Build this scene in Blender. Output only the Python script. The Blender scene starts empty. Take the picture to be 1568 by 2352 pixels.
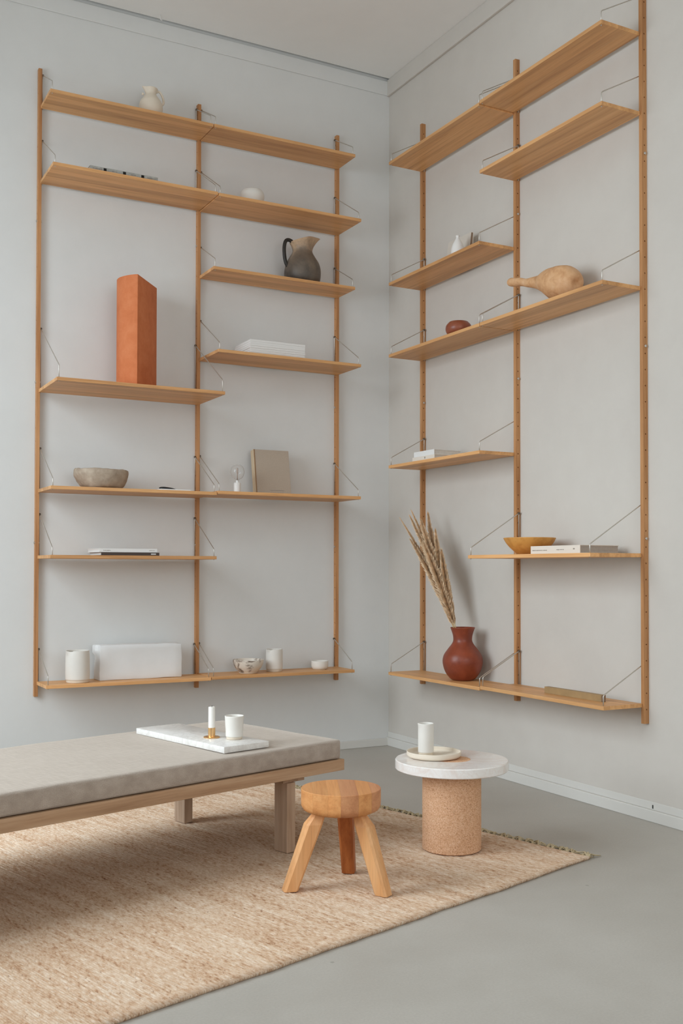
import bpy, bmesh, math, random
from mathutils import Vector, Matrix
random.seed(7)
S = bpy.context.scene
COL = S.collection
PI = math.pi

# ------------------------------------------------------------------ camera
cam_d = bpy.data.cameras.new('camera')
cam = bpy.data.objects.new('camera', cam_d)
COL.objects.link(cam)
YAW, PITCH, ROLL = 0.4942, 0.0195, 0.0017
F_ = Vector((math.sin(YAW) * math.cos(PITCH), math.cos(YAW) * math.cos(PITCH), math.sin(PITCH)))
R_ = Vector((math.cos(YAW), -math.sin(YAW), 0))
U_ = R_.cross(F_)
R2 = R_ * math.cos(ROLL) + U_ * math.sin(ROLL)
U2 = -R_ * math.sin(ROLL) + U_ * math.cos(ROLL)
cam.matrix_world = Matrix(((R2.x, U2.x, -F_.x, -3.0138), (R2.y, U2.y, -F_.y, -5.0345),
                           (R2.z, U2.z, -F_.z, 0.9805), (0, 0, 0, 1)))
cam_d.sensor_fit = 'VERTICAL'
cam_d.sensor_height = 36.0
cam_d.sensor_width = 24.0
cam_d.lens = 2400.37 / 2352 * 36
cam_d.shift_y = 85.22 / 2352
cam_d.clip_start = 0.05
S.camera = cam

# ------------------------------------------------------------------ light
H = 3.745                    # ceiling height
XL, YF = -3.5, -7.2          # left wall, wall behind the camera
WIN = [(-2.45, -0.65, 0.2, 3.0), (-5.6, -3.6, 0.2, 3.0)]   # openings of the left wall: y0, y1, z0, z1
WPOW = [190.0, 85.0]
SKYTILT = math.radians(30)
w = bpy.data.worlds.new('sky'); S.world = w; w.use_nodes = True
bgn = w.node_tree.nodes['Background']
bgn.inputs[0].default_value = (0.80, 0.88, 1.0, 1); bgn.inputs[1].default_value = 0.55
for (y0, y1, z0, z1), pw in zip(WIN, WPOW):
    ld = bpy.data.lights.new('window_daylight', 'AREA'); ld.shape = 'RECTANGLE'
    ld.size = 3.2; ld.size_y = (y1 - y0) * 1.25; ld.energy = pw; ld.color = (0.83, 0.93, 1.0)
    lo = bpy.data.objects.new('window_daylight', ld); COL.objects.link(lo)
    lo.location = (XL - 1.2, (y0 + y1) / 2, 2.4); lo.rotation_euler = (0, -PI / 2 + SKYTILT, 0)   # patch of sky outside, tilted down
FWIN = (-3.2, -0.4, 0.9, 3.2)   # unseen window added for fill light in the wall behind the camera: x0, x1, z0, z1
ld = bpy.data.lights.new('window_daylight', 'AREA'); ld.shape = 'RECTANGLE'  # added fill light in the opening of that unseen window
ld.size = FWIN[1] - FWIN[0]; ld.size_y = FWIN[3] - FWIN[2]; ld.energy = 54; ld.color = (0.97, 0.985, 1.0)
lo = bpy.data.objects.new('window_daylight', ld); COL.objects.link(lo)
lo.location = ((FWIN[0] + FWIN[1]) / 2, YF - 0.14, (FWIN[2] + FWIN[3]) / 2); lo.rotation_euler = (PI / 2, 0, 0)

S.view_settings.view_transform = 'Standard'
S.view_settings.look = 'None'
S.view_settings.exposure = 0.0
S.view_settings.gamma = 1.0
S.view_settings.use_curve_mapping = False
S.cycles.use_denoising = True
S.cycles.max_bounces = 10
S.cycles.diffuse_bounces = 6
S.cycles.sample_clamp_indirect = 6

# ------------------------------------------------------------------ materials
def lin(c):
    return tuple(((v / 255) / 12.92 if v / 255 <= 0.04045 else ((v / 255 + 0.055) / 1.055) ** 2.4) for v in c)

class NT:
    def __init__(s, name):
        s.m = bpy.data.materials.new(name); s.m.use_nodes = True
        s.t = s.m.node_tree; s.b = s.t.nodes['Principled BSDF']
    def n(s, typ, **kw):
        o = s.t.nodes.new(typ)
        for k, v in kw.items():
            if k.startswith('i_'):
                key = k[2:]
                o.inputs[int(key) if key.isdigit() else key.replace('_', ' ')].default_value = v
            else: setattr(o, k, v)
        return o
    def l(s, a, b): s.t.links.new(a, b)
    def coord(s, scale=(1, 1, 1), loc=(0, 0, 0), rot=(0, 0, 0), kind='Object'):
        tc = s.n('ShaderNodeTexCoord'); mp = s.n('ShaderNodeMapping')
        s.l(tc.outputs[kind], mp.inputs[0])
        mp.inputs['Scale'].default_value = scale; mp.inputs['Location'].default_value = loc
        mp.inputs['Rotation'].default_value = rot
        return mp.outputs[0]
    def noise(s, co, scale, detail=4, rough=0.55, dist=0):
        o = s.n('ShaderNodeTexNoise'); s.l(co, o.inputs['Vector'])
        o.inputs['Scale'].default_value = scale; o.inputs['Detail'].default_value = detail
        o.inputs['Roughness'].default_value = rough; o.inputs['Distortion'].default_value = dist
        return o.outputs['Fac']
    def ramp(s, fac, stops):
        o = s.n('ShaderNodeValToRGB'); s.l(fac, o.inputs[0])
        e = o.color_ramp.elements
        while len(e) < len(stops): e.new(0.5)
        for q, (p, c) in zip(e, stops):
            q.position = p; q.color = (*c, 1) if len(c) == 3 else c
        return o.outputs[0]
    def mix(s, fac, a, b, mode='MIX'):
        o = s.n('ShaderNodeMix', data_type='RGBA', blend_type=mode)
        for idx, v in ((0, fac), (6, a), (7, b)):
            if hasattr(v, 'is_linked'): s.l(v, o.inputs[idx])
            elif idx == 0: o.inputs[0].default_value = v
            else: o.inputs[idx].default_value = (*v, 1)
        return o.outputs[2]
    def math(s, op, a, b=0.0):
        o = s.n('ShaderNodeMath', operation=op)
        for i, v in enumerate((a, b)):
            if hasattr(v, 'is_linked'): s.l(v, o.inputs[i])
            else: o.inputs[i].default_value = v
        return o.outputs[0]
    def bump(s, fac, dist=0.001, strength=0.5):
        o = s.n('ShaderNodeBump'); s.l(fac, o.inputs['Height'])
        o.inputs['Distance'].default_value = dist; o.inputs['Strength'].default_value = strength
        s.l(o.outputs[0], s.b.inputs['Normal'])
    def rand(s): return s.n('ShaderNodeObjectInfo').outputs['Random']
    def done(s, color=None, rough=0.5, spec=0.5, metal=0.0):
        if color is not None:
            if hasattr(color, 'is_linked'): s.l(color, s.b.inputs['Base Color'])
            else: s.b.inputs['Base Color'].default_value = (*color, 1)
        if hasattr(rough, 'is_linked'): s.l(rough, s.b.inputs['Roughness'])
        else: s.b.inputs['Roughness'].default_value = rough
        s.b.inputs['Specular IOR Level'].default_value = spec
        s.b.inputs['Metallic'].default_value = metal
        return s.m

def mat_plain(name, srgb, rough=0.5, spec=0.5, metal=0.0, var=0.0, vscale=8, bump=0.0, bscale=60):
    t = NT(name); c = lin(srgb)
    if var or bump: co = t.coord()
    if var:
        n = t.noise(co, vscale, 5)
        a = tuple(v * (1 - var) for v in c); b = tuple(min(1, v * (1 + var)) for v in c)
        c = t.ramp(n, [(0.3, a), (0.7, b)])
    if bump: t.bump(t.noise(co, bscale, 4), 0.001, bump)
    return t.done(c, rough, spec, metal)

def mat_wood(name, axis, dark, mid, light, stave=None, rough=0.5, gs=1.0, knots=0.0):
    """grain runs along the object axis; stave = (axis index, width) tints glued strips"""
    t = NT(name)
    sc = [34 * gs] * 3; sc[axis] = 1.6 * gs
    tc = t.n('ShaderNodeTexCoord')
    off = t.n('ShaderNodeVectorMath', operation='ADD')
    rv = t.n('ShaderNodeCombineXYZ'); r = t.rand()
    for i in range(3): t.l(t.math('MULTIPLY', r, 7.3 + 3 * i), rv.inputs[i])
    t.l(tc.outputs['Object'], off.inputs[0]); t.l(rv.outputs[0], off.inputs[1])
    base = off.outputs[0]
    if stave:
        sx = t.n('ShaderNodeSeparateXYZ'); t.l(tc.outputs['Object'], sx.inputs[0])
        k = t.math('FLOOR', t.math('DIVIDE', t.math('ADD', sx.outputs[stave[0]], 5.003), stave[1]))
        wn = t.n('ShaderNodeTexWhiteNoise', noise_dimensions='2D')
        cv = t.n('ShaderNodeCombineXYZ'); t.l(k, cv.inputs[0]); t.l(r, cv.inputs[1])
        t.l(cv.outputs[0], wn.inputs['Vector'])
        o2 = t.n('ShaderNodeVectorMath', operation='ADD'); t.l(base, o2.inputs[0])
        sc2 = t.n('ShaderNodeVectorMath', operation='SCALE'); t.l(wn.outputs['Color'], sc2.inputs[0]); sc2.inputs['Scale'].default_value = 3.0
        t.l(sc2.outputs[0], o2.inputs[1]); base = o2.outputs[0]
    mp = t.n('ShaderNodeMapping'); t.l(base, mp.inputs[0]); mp.inputs['Scale'].default_value = sc
    n1 = t.noise(mp.outputs[0], 1.0, 6, 0.6, 0.35)
    sc3 = [260 * gs] * 3; sc3[axis] = 9 * gs
    mp2 = t.n('ShaderNodeMapping'); t.l(base, mp2.inputs[0]); mp2.inputs['Scale'].default_value = sc3
    n2 = t.noise(mp2.outputs[0], 1.0, 3, 0.6)
    col = t.ramp(n1, [(0.28, dark), (0.5, mid), (0.74, light)])
    pores = t.ramp(n2, [(0.35, (0.80, 0.76, 0.72)), (0.52, (1, 1, 1))])
    col = t.mix(0.4, col, pores, 'MULTIPLY')
    if stave:
        tint = t.ramp(wn.outputs['Value'], [(0.0, (0.86, 0.83, 0.80)), (0.5, (1, 1, 1)), (1.0, (1.10, 1.09, 1.06))])
        col = t.mix(1.0, col, tint, 'MULTIPLY')
    tint2 = t.ramp(r, [(0.0, (0.93, 0.92, 0.90)), (1.0, (1.06, 1.05, 1.04))])
    col = t.mix(1.0, col, tint2, 'MULTIPLY')
    t.bump(n2, 0.0006, 0.25)
    return t.done(col, rough, 0.35)

OD, OM, OL = lin((190, 138, 88)), lin((217, 165, 111)), lin((228, 180, 126))
M = {}
M['oak_board'] = mat_wood('oiled_oak_board', 0, OD, OM, OL, (1, 0.052), 0.45)
M['oak_post'] = mat_wood('oiled_oak_post', 2, lin((160, 108, 66)), lin((192, 140, 92)), lin((212, 162, 114)), None, 0.45)
M['pale_oak_x'] = mat_wood('soaped_oak_long', 0, lin((158, 122, 92)), lin((186, 152, 120)), lin((206, 176, 146)), None, 0.6)
M['pale_oak_y'] = mat_wood('soaped_oak_cross', 1, lin((160, 130, 104)), lin((188, 160, 134)), lin((206, 182, 156)), None, 0.6)
M['pale_oak_z'] = mat_wood('soaped_oak_leg', 2, lin((172, 142, 118)), lin((198, 172, 148)), lin((214, 192, 170)), None, 0.6)
M['fir_z'] = mat_wood('oiled_fir_leg', 2, lin((210, 150, 98)), lin((230, 172, 116)), lin((240, 190, 138)), None, 0.5, 0.8)
M['fir_dark'] = mat_wood('oiled_fir_dark_leg', 2, lin((150, 82, 40)), lin((178, 104, 54)), lin((196, 124, 70)), None, 0.5, 0.8)
M['fir_y'] = mat_wood('oiled_fir_stave', 1, lin((200, 134, 80)), lin((218, 154, 96)), lin((230, 172, 114)), None, 0.5, 0.8)
M['fir_y2'] = mat_wood('oiled_fir_red_stave', 1, lin((192, 128, 88)), lin((208, 146, 102)), lin((220, 162, 116)), None, 0.5, 0.8)
M['steel'] = mat_plain('brushed_steel', (204, 200, 192), 0.4, 0.5, 0.9)
M['dark_steel'] = mat_plain('dark_steel', (112, 104, 94), 0.4, 0.5, 1.0)
M['brass'] = mat_plain('polished_brass', (244, 200, 142), 0.3, 0.5, 1.0)
M['ceramic'] = mat_plain('matte_white_ceramic', (226, 222, 214), 0.5, 0.4, var=0.03, vscale=14)
M['ceramic_raw'] = mat_plain('unglazed_cream_ceramic', (216, 203, 184), 0.75, 0.25, var=0.05, vscale=40)
M['cream'] = mat_plain('cream_ceramic', (226, 214, 196), 0.5, 0.4, var=0.04, vscale=12)
M['paper'] = mat_plain('white_paper', (228, 227, 224), 0.7, 0.2, var=0.02)
M['pages'] = mat_plain('page_edges', (214, 208, 198), 0.85, 0.1, var=0.05, vscale=90)
M['grey_pages'] = mat_plain('grey_page_edges', (176, 168, 158), 0.85, 0.1, var=0.06, vscale=90)
M['cover_white'] = mat_plain('white_book_cover', (224, 216, 204), 0.6, 0.3)
M['cover_pale'] = mat_plain('pale_grey_cover', (206, 198, 187), 0.75, 0.2)
M['cover_taupe'] = mat_plain('taupe_cloth_cover', (182, 168, 152), 0.8, 0.2, var=0.03, vscale=200)
M['spine_sand'] = mat_plain('sand_cloth_spine', (208, 188, 158), 0.8, 0.2, var=0.03, vscale=200)
M['hinge_brown'] = mat_plain('brown_book_hinge', (150, 118, 88), 0.8, 0.2)
M['cover_dark'] = mat_plain('dark_brown_cover', (74, 62, 56), 0.55, 0.4)
M['brown_edge'] = mat_plain('brown_book_edge', (138, 116, 96), 0.75, 0.2, var=0.08, vscale=120)
M['ink'] = mat_plain('grey_ink', (150, 142, 133), 0.8, 0.1)
M['black'] = mat_plain('black_ink', (34, 32, 30), 0.7, 0.2)
M['grey_cover'] = mat_plain('grey_printed_spine', (168, 168, 162), 0.6, 0.3, var=0.18, vscale=60)
M['blackstone'] = mat_plain('black_stone', (26, 28, 30), 0.4, 0.4, var=0.2)
M['candle'] = mat_plain('white_wax', (234, 231, 224), 0.5, 0.4)
M['wick'] = mat_plain('charred_wick', (36, 32, 28), 0.9, 0.1)
M['plaster'] = mat_plain('white_cast_block', (228, 229, 228), 0.85, 0.2, var=0.03, vscale=10, bump=0.35, bscale=45)
M['lamp_white'] = mat_plain('white_porcelain', (232, 230, 226), 0.35, 0.5)
M['filament'] = mat_plain('pink_grey_glass_stem', (190, 172, 160), 0.4, 0.5)
M['trim'] = mat_plain('white_gloss_trim', (214, 212, 206), 0.45, 0.4, var=0.02, vscale=3)
M['dark_gap'] = mat_plain('dark_socket', (40, 40, 36), 0.8, 0.2)
M['brass_wood'] = mat_plain('olive_brown_bar', (160, 132, 92), 0.55, 0.4, var=0.10, vscale=30)

def mat_glass():
    t = NT('clear_glass'); t.b.inputs['Transmission Weight'].default_value = 1.0
    t.b.inputs['IOR'].default_value = 1.3
    return t.done((1, 1, 1), 0.0, 0.5)
M['glass'] = mat_glass()

def mat_wall(name, c0, c1):
    t = NT(name); co = t.coord((1, 1, 1))
    n = t.noise(co, 1.3, 6, 0.65); n2 = t.noise(co, 9, 5, 0.6)
    f = t.math('ADD', t.math('MULTIPLY', n, 0.7), t.math('MULTIPLY', n2, 0.3))
    col = t.ramp(f, [(0.3, lin(c0)), (0.7, lin(c1))])
    t.bump(t.noise(co, 22, 6, 0.6), 0.004, 0.16)
    return t.done(col, 0.75, 0.25)
M['wall'] = mat_wall('painted_plaster_wall_warm_light', (199, 193, 185), (207, 202, 194))  # dimmer, warmer light on the right wall put into this colour
M['wall_cool_light'] = mat_wall('painted_plaster_wall_cool_light', (216, 217, 215), (224, 225, 223))  # same white paint, with the cooler window light put into its colour
M['ceil'] = mat_wall('painted_ceiling', (236, 236, 233), (242, 242, 239))

def mat_floor():
    t = NT('polished_concrete'); co = t.coord()
    n = t.noise(co, 0.9, 7, 0.6, 0.4); n2 = t.noise(co, 160, 3, 0.6); n3 = t.noise(co, 5, 6, 0.7)
    f = t.math('ADD', t.math('MULTIPLY', n, 0.6), t.math('MULTIPLY', n3, 0.4))
    col = t.ramp(f, [(0.3, lin((172, 167, 158))), (0.7, lin((190, 186, 178)))])
    sp = t.ramp(n2, [(0.3, (0.93, 0.93, 0.93)), (0.7, (1.05, 1.05, 1.05))])
    col = t.mix(0.7, col, sp, 'MULTIPLY')
    vo = t.n('ShaderNodeTexVoronoi', i_Scale=2.6, feature='F1'); t.l(co, vo.inputs['Vector'])
    dots = t.ramp(vo.outputs['Distance'], [(0.0, (0.55, 0.53, 0.5)), (0.012, (0.55, 0.53, 0.5)), (0.018, (1, 1, 1))])
    col = t.mix(0.6, col, dots, 'MULTIPLY')
    rg = t.ramp(n3, [(0.3, (0.5,) * 3), (0.7, (0.62,) * 3)])
    t.bump(n2, 0.0006, 0.1)
    return t.done(col, rg, 0.4)
M['floor'] = mat_floor()

def mat_marble(name, base, vein, sc):
    t = NT(name); co = t.coord()
    n = t.noise(co, sc, 8, 0.6, 1.8); n2 = t.noise(co, sc * 3.1, 8, 0.65, 2.6)
    v = t.ramp(n, [(0.43, (0, 0, 0)), (0.5, (0.85,) * 3), (0.56, (0, 0, 0))])
    v2 = t.ramp(n2, [(0.46, (0, 0, 0)), (0.5, (0.6,) * 3), (0.54, (0, 0, 0))])
    f = t.math('MAXIMUM', v, v2)
    col = t.mix(f, lin(base), lin(vein))
    cloud = t.ramp(t.noise(co, sc * 0.8, 4), [(0.3, (0.94, 0.94, 0.95)), (0.7, (1.02, 1.01, 1.0))])
    col = t.mix(1.0, col, cloud, 'MULTIPLY')
    return t.done(col, 0.22, 0.5)
M['marble'] = mat_marble('white_marble_board', (238, 236, 231), (220, 217, 211), 6)
M['marble_pink'] = mat_marble('pink_veined_marble', (242, 239, 234), (233, 222, 213), 4)

def mat_cork():
    t = NT('granulated_cork'); co = t.coord()
    vo = t.n('ShaderNodeTexVoronoi', i_Scale=400.0); t.l(co, vo.inputs['Vector'])
    sx = t.n('ShaderNodeSeparateColor'); t.l(vo.outputs['Color'], sx.inputs[0])
    col = t.ramp(sx.outputs[0], [(0.0, lin((186, 136, 98))), (0.2, lin((212, 164, 126))), (0.7, lin((222, 178, 142))), (1.0, lin((232, 196, 164)))])
    n = t.noise(co, 60, 4); dk = t.ramp(n, [(0.28, (0.84, 0.8, 0.77)), (0.40, (1, 1, 1))])
    col = t.mix(0.8, col, dk, 'MULTIPLY')
    t.bump(vo.outputs['Distance'], 0.001, 0.3)
    return t.done(col, 0.85, 0.2)
M['cork'] = mat_cork()

def mat_linen():
    t = NT('natural_linen'); co = t.coord()
    def wv(axis):
        o = t.n('ShaderNodeTexWave', wave_type='BANDS', bands_direction=axis)
        t.l(co, o.inputs['Vector']); o.inputs['Scale'].default_value = 130; o.inputs['Distortion'].default_value = 1.2
        o.inputs['Detail'].default_value = 2
        return o.outputs['Fac']
    a, b, c = wv('X'), wv('Y'), wv('Z')
    f = t.math('ADD', t.math('ADD', a, b), c)
    mp = t.coord((420, 22, 420)); mp2 = t.coord((22, 420, 30))
    sl = t.math('ADD', t.math('MULTIPLY', t.noise(mp, 1, 4), 0.5), t.math('MULTIPLY', t.noise(mp2, 1, 4), 0.5))
    col = t.ramp(sl, [(0.36, lin((160, 148, 136))), (0.5, lin((173, 161, 149))), (0.64, lin((187, 176, 165)))])
    t.bump(f, 0.0004, 0.2)
    t.b.inputs['Sheen Weight'].default_value = 0.5; t.b.inputs['Sheen Tint'].default_value = (1.0, 0.91, 0.80, 1); t.b.inputs['Sheen Roughness'].default_value = 0.35
    return t.done(col, 0.92, 0.15)
M['linen'] = mat_linen()

def mat_rug():
    t = NT('woven_jute'); tc = t.n('ShaderNodeTexCoord')
    def nz(sx, sy, off, det=4):
        mp = t.n('ShaderNodeMapping'); t.l(tc.outputs['Object'], mp.inputs[0])
        mp.inputs['Scale'].default_value = (sx, sy, 1); mp.inputs['Location'].default_value = off
        return t.noise(mp.outputs[0], 1.0, det, 0.6)
    a = nz(150, 42, (0, 0, 0)); b = nz(150, 80, (5, 3, 0), 3); c = nz(26, 3.0, (2, 8, 0))
    f = t.math('ADD', t.math('MULTIPLY', a, 0.62), t.math('MULTIPLY', c, 0.38))
    col = t.ramp(f, [(0.34, lin((160, 120, 90))), (0.43, lin((196, 162, 132))), (0.52, lin((212, 186, 160))), (0.64, lin((226, 208, 188)))])
    fl = t.ramp(b, [(0.28, lin((136, 92, 66))), (0.38, (1, 1, 1))])
    col = t.mix(0.6, col, fl, 'MULTIPLY')
    t.bump(b, 0.002, 0.4)
    return t.done(col, 0.95, 0.1)
M['jute'] = mat_rug()
M['jute_fringe'] = mat_plain('dull_jute_fringe', (190, 174, 142), 0.95, 0.1, var=0.2, vscale=80)

def mat_clay(name, stops, sc, rough=0.6, spec=0.4, zgrad=None):
    t = NT(name); co = t.coord(); n = t.noise(co, sc, 6, 0.62, 0.3)
    f = n
    if zgrad:
        sx = t.n('ShaderNodeSeparateXYZ'); tc = t.n('ShaderNodeTexCoord'); t.l(tc.outputs['Object'], sx.inputs[0])
        g = t.n('ShaderNodeMapRange'); t.l(sx.outputs[2], g.inputs[0])
        g.inputs[1].default_value, g.inputs[2].default_value = zgrad
        f = t.math('ADD', t.math('MULTIPLY', n, 0.66), t.math('MULTIPLY', g.outputs[0], 0.42))
    col = t.ramp(f, stops)
    t.bump(t.noise(co, sc * 9, 5), 0.0012, 0.25)
    return t.done(col, rough, spec)
M['terracotta'] = mat_clay('terracotta_brick', [(0.3, lin((194, 110, 68))), (0.5, lin((204, 120, 76))), (0.7, lin((211, 130, 86)))], 14, 0.8, 0.25)
M['red_clay'] = mat_clay('burnished_red_clay', [(0.3, lin((118, 52, 32))), (0.7, lin((150, 72, 46)))], 14, 0.38, 0.45)
M['brown_clay'] = mat_clay('burnished_brown_clay', [(0.3, lin((128, 66, 44))), (0.7, lin((156, 88, 60)))], 16, 0.36, 0.45)
M['smoked_clay'] = mat_clay('smoke_fired_clay', [(0.2, lin((50, 46, 42))), (0.38, lin((96, 86, 76))), (0.56, lin((128, 112, 96))), (0.72, lin((196, 166, 134)))], 9, 0.5, 0.4, (0.02, 0.27))
M['clay_black'] = mat_plain('smoked_black_clay', (46, 42, 38), 0.5, 0.4, var=0.2, vscale=30)
M['stone'] = mat_clay('rough_grey_brown_stone', [(0.3, lin((150, 134, 116))), (0.55, lin((176, 160, 142))), (0.72, lin((190, 176, 158)))], 20, 0.9, 0.2)
M['gourd'] = mat_clay('dried_gourd_skin', [(0.3, lin((190, 140, 96))), (0.5, lin((210, 164, 120))), (0.7, lin((220, 180, 140)))], 26, 0.6, 0.35)
M['bowl_wood'] = mat_clay('honey_wood', [(0.3, lin((186, 128, 58))), (0.6, lin((214, 156, 82)))], 22, 0.45, 0.4)
def mat_speckled():
    t = NT('mottled_glaze'); co = t.coord(); n = t.noise(co, 26, 6, 0.7, 0.8); n2 = t.noise(co, 9, 3)
    f = t.math('ADD', t.math('MULTIPLY', n, 0.6), t.math('MULTIPLY', n2, 0.4))
    col = t.ramp(f, [(0.40, lin((118, 104, 92))), (0.45, lin((170, 156, 142))), (0.5, lin((222, 212, 198)))])
    return t.done(col, 0.35, 0.5)
M['speckled'] = mat_speckled()
M['plume'] = mat_plain('dry_grass_plume', (232, 206, 172), 0.9, 0.15, var=0.18, vscale=60)
M['straw'] = mat_plain('dry_straw', (206, 178, 128), 0.7, 0.25, var=0.12, vscale=60)

# ------------------------------------------------------------------ mesh helpers
def to_obj(name, bm, mat, parent=None, smooth=False, loc=None, rot=None):
    me = bpy.data.meshes.new(name)
    bmesh.ops.recalc_face_normals(bm, faces=bm.faces[:])
    bm.to_mesh(me); bm.free()
    if smooth == 'auto':
        for p in me.polygons: p.use_smooth = True
        me.set_sharp_from_angle(angle=math.radians(38))
    elif smooth:
        for p in me.polygons: p.use_smooth = True
    if mat: me.materials.append(M[mat])
    return link(name, me, parent, loc, rot)

def link(name, me, parent=None, loc=None, rot=None):
    o = bpy.data.objects.new(name, me); COL.objects.link(o)
    if parent is not None: o.parent = parent
    if loc is not None: o.location = loc
    if rot is not None: o.rotation_euler = rot
    return o

def thing(name, label, cat, loc=(0, 0, 0), rotz=0.0, group=None):
    o = bpy.data.objects.new(name, None); COL.objects.link(o); o.empty_display_size = 0.05
    o.location = loc; o.rotation_euler = (0, 0, rotz)
    return tag(o, label, cat, group)

def tag(o, label, cat, group=None):
    o['label'] = label; o['category'] = cat
    if group: o['group'] = group
    return o

def struct(o):
    o['kind'] = 'structure'; return o

def box(bm, x0, x1, y0, y1, z0, z1, bev=0.0, seg=2):
    b2 = bmesh.new()
    vs = [b2.verts.new(p) for p in ((x0, y0, z0), (x1, y0, z0), (x1, y1, z0), (x0, y1, z0), (x0, y0, z1), (x1, y0, z1), (x1, y1, z1), (x0, y1, z1))]
    for f in ((0, 3, 2, 1), (4, 5, 6, 7), (0, 1, 5, 4), (1, 2, 6, 5), (2, 3, 7, 6), (3, 0, 4, 7)):
        b2.faces.new([vs[i] for i in f])
    if bev: bmesh.ops.bevel(b2, geom=b2.edges[:], offset=bev, segments=seg, profile=0.5, affect='EDGES')
    merge(bm, b2)
    return bm

def merge(bm, b2, mtx=None):
    mp = {}
    for v in b2.verts: mp[v] = bm.verts.new(mtx @ v.co if mtx else v.co)
    for f in b2.faces:
        try: bm.faces.new([mp[v] for v in f.verts])
        except ValueError: pass
    b2.free()

def B(*a, **k): return box(bmesh.new(), *a, **k)

def lathe(prof, seg=48, bm=None):
    bm = bm or bmesh.new(); rings = []
    for r, z in prof:
        if r < 1e-6: rings.append([bm.verts.new((0, 0, z))])
        else: rings.append([bm.verts.new((r * math.cos(2 * PI * i / seg), r * math.sin(2 * PI * i / seg), z)) for i in range(seg)])
    for a, b in zip(rings, rings[1:]):
        if len(a) == 1 and len(b) == 1: continue
        for i in range(seg):
            j = (i + 1) % seg
            if len(a) == 1: bm.faces.new((a[0], b[i], b[j]))
            elif len(b) == 1: bm.faces.new((a[i], a[j], b[0]))
            else: bm.faces.new((a[i], a[j], b[j], b[i]))
    return bm

def spline(pts, n=6):
    """Catmull-Rom through tuples"""
    out = []
    P = [pts[0]] + list(pts) + [pts[-1]]
    for i in range(1, len(P) - 2):
        p0, p1, p2, p3 = P[i - 1], P[i], P[i + 1], P[i + 2]
        for k in range(n):
            t = k / n
            out.append(tuple(0.5 * (2 * b + (c - a) * t + (2 * a - 5 * b + 4 * c - d) * t * t + (3 * b - a - 3 * c + d) * t ** 3)
                             for a, b, c, d in zip(p0, p1, p2, p3)))
    out.append(tuple(pts[-1]))
    return out

def vessel(outer, th=0.004, seg=56, n=5, floor=0.006):
    o = spline(outer, n); top = o[-1]
    inner = [(max(r - th, 0.002), z) for r, z in reversed(o[:-1]) if z > floor + 0.004]
    prof = [(0, o[0][1])] + o + [(top[0] - th * 0.35, top[1] + th * 0.3), (top[0] - th * 0.8, top[1])] + inner + [(0, floor)]
    return lathe(prof, seg)

def tube(bm, pts, r, seg=8, caps=True):
    pts = [Vector(p) for p in pts]; n = len(pts)
    rr = r if isinstance(r, (list, tuple)) else [r] * n
    t0 = (pts[1] - pts[0]).normalized()
    ref = Vector((0, 0, 1)) if abs(t0.z) < 0.9 else Vector((1, 0, 0))
    nrm = (ref - t0 * ref.dot(t0)).normalized(); rings = []
    for i in range(n):
        d = (pts[min(i + 1, n - 1)] - pts[max(i - 1, 0)]).normalized()
        nrm = (nrm - d * nrm.dot(d)).normalized(); bn = d.cross(nrm)
        rings.append([bm.verts.new(pts[i] + (nrm * math.cos(2 * PI * k / seg) + bn * math.sin(2 * PI * k / seg)) * rr[i]) for k in range(seg)])
    for a, b in zip(rings, rings[1:]):
        for i in range(seg): bm.faces.new((a[i], a[(i + 1) % seg], b[(i + 1) % seg], b[i]))
    if caps: bm.faces.new(rings[0][::-1]); bm.faces.new(rings[-1])
    return bm

def fillet(pts, r=0.008, n=3):
    P = [Vector(p) for p in pts]; out = [P[0]]
    for a, b, c in zip(P, P[1:], P[2:]):
        d1 = (a - b); d2 = (c - b); q = min(r, d1.length * 0.45, d2.length * 0.45)
        s, e = b + d1.normalized() * q, b + d2.normalized() * q
        for k in range(n + 1):
            t = k / n; out.append(s * (1 - t) ** 2 + b * 2 * t * (1 - t) + e * t * t)
    out.append(P[-1]); return out

def prism(bm, poly, z0, z1, bev=0.0):
    b2 = bmesh.new()
    a = [b2.verts.new((x, y, z0)) for x, y in poly]; b = [b2.verts.new((x, y, z1)) for x, y in poly]
    b2.faces.new(a[::-1]); b2.faces.new(b)
    n = len(poly)
    for i in range(n): b2.faces.new((a[i], a[(i + 1) % n], b[(i + 1) % n], b[i]))
    if bev: bmesh.ops.bevel(b2, geom=b2.edges[:], offset=bev, segments=2, profile=0.5, affect='EDGES')
    merge(bm, b2); return bm

def jitter(bm, amp, sc, seed=0):
    from mathutils import noise
    o = Vector((seed * 3.1, seed * 1.7, seed * 5.3))
    for v in bm.verts: v.co += noise.noise_vector(v.co * sc + o) * amp
    return bm

# ------------------------------------------------------------------ room
T = 0.2
struct(to_obj('floor', B(XL - T, T, YF - T, T, -0.1, 0.0), 'floor'))
# ceiling panel stops short of the wall behind the shelves, leaving a dark shadow gap over the frieze
cb = bmesh.new()
box(cb, XL - T, T, YF - T, -0.024, H, H + 0.09)
box(cb, XL - T, T, YF - T, T, H + 0.09, H + 0.2)
struct(to_obj('ceiling', cb, 'ceil'))
struct(to_obj('wall_back', B(XL - T, T, 0, T, 0, H + 0.09), 'wall_cool_light'))
struct(to_obj('wall_right', B(0, T, YF - T, 0, 0, H), 'wall'))

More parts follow.
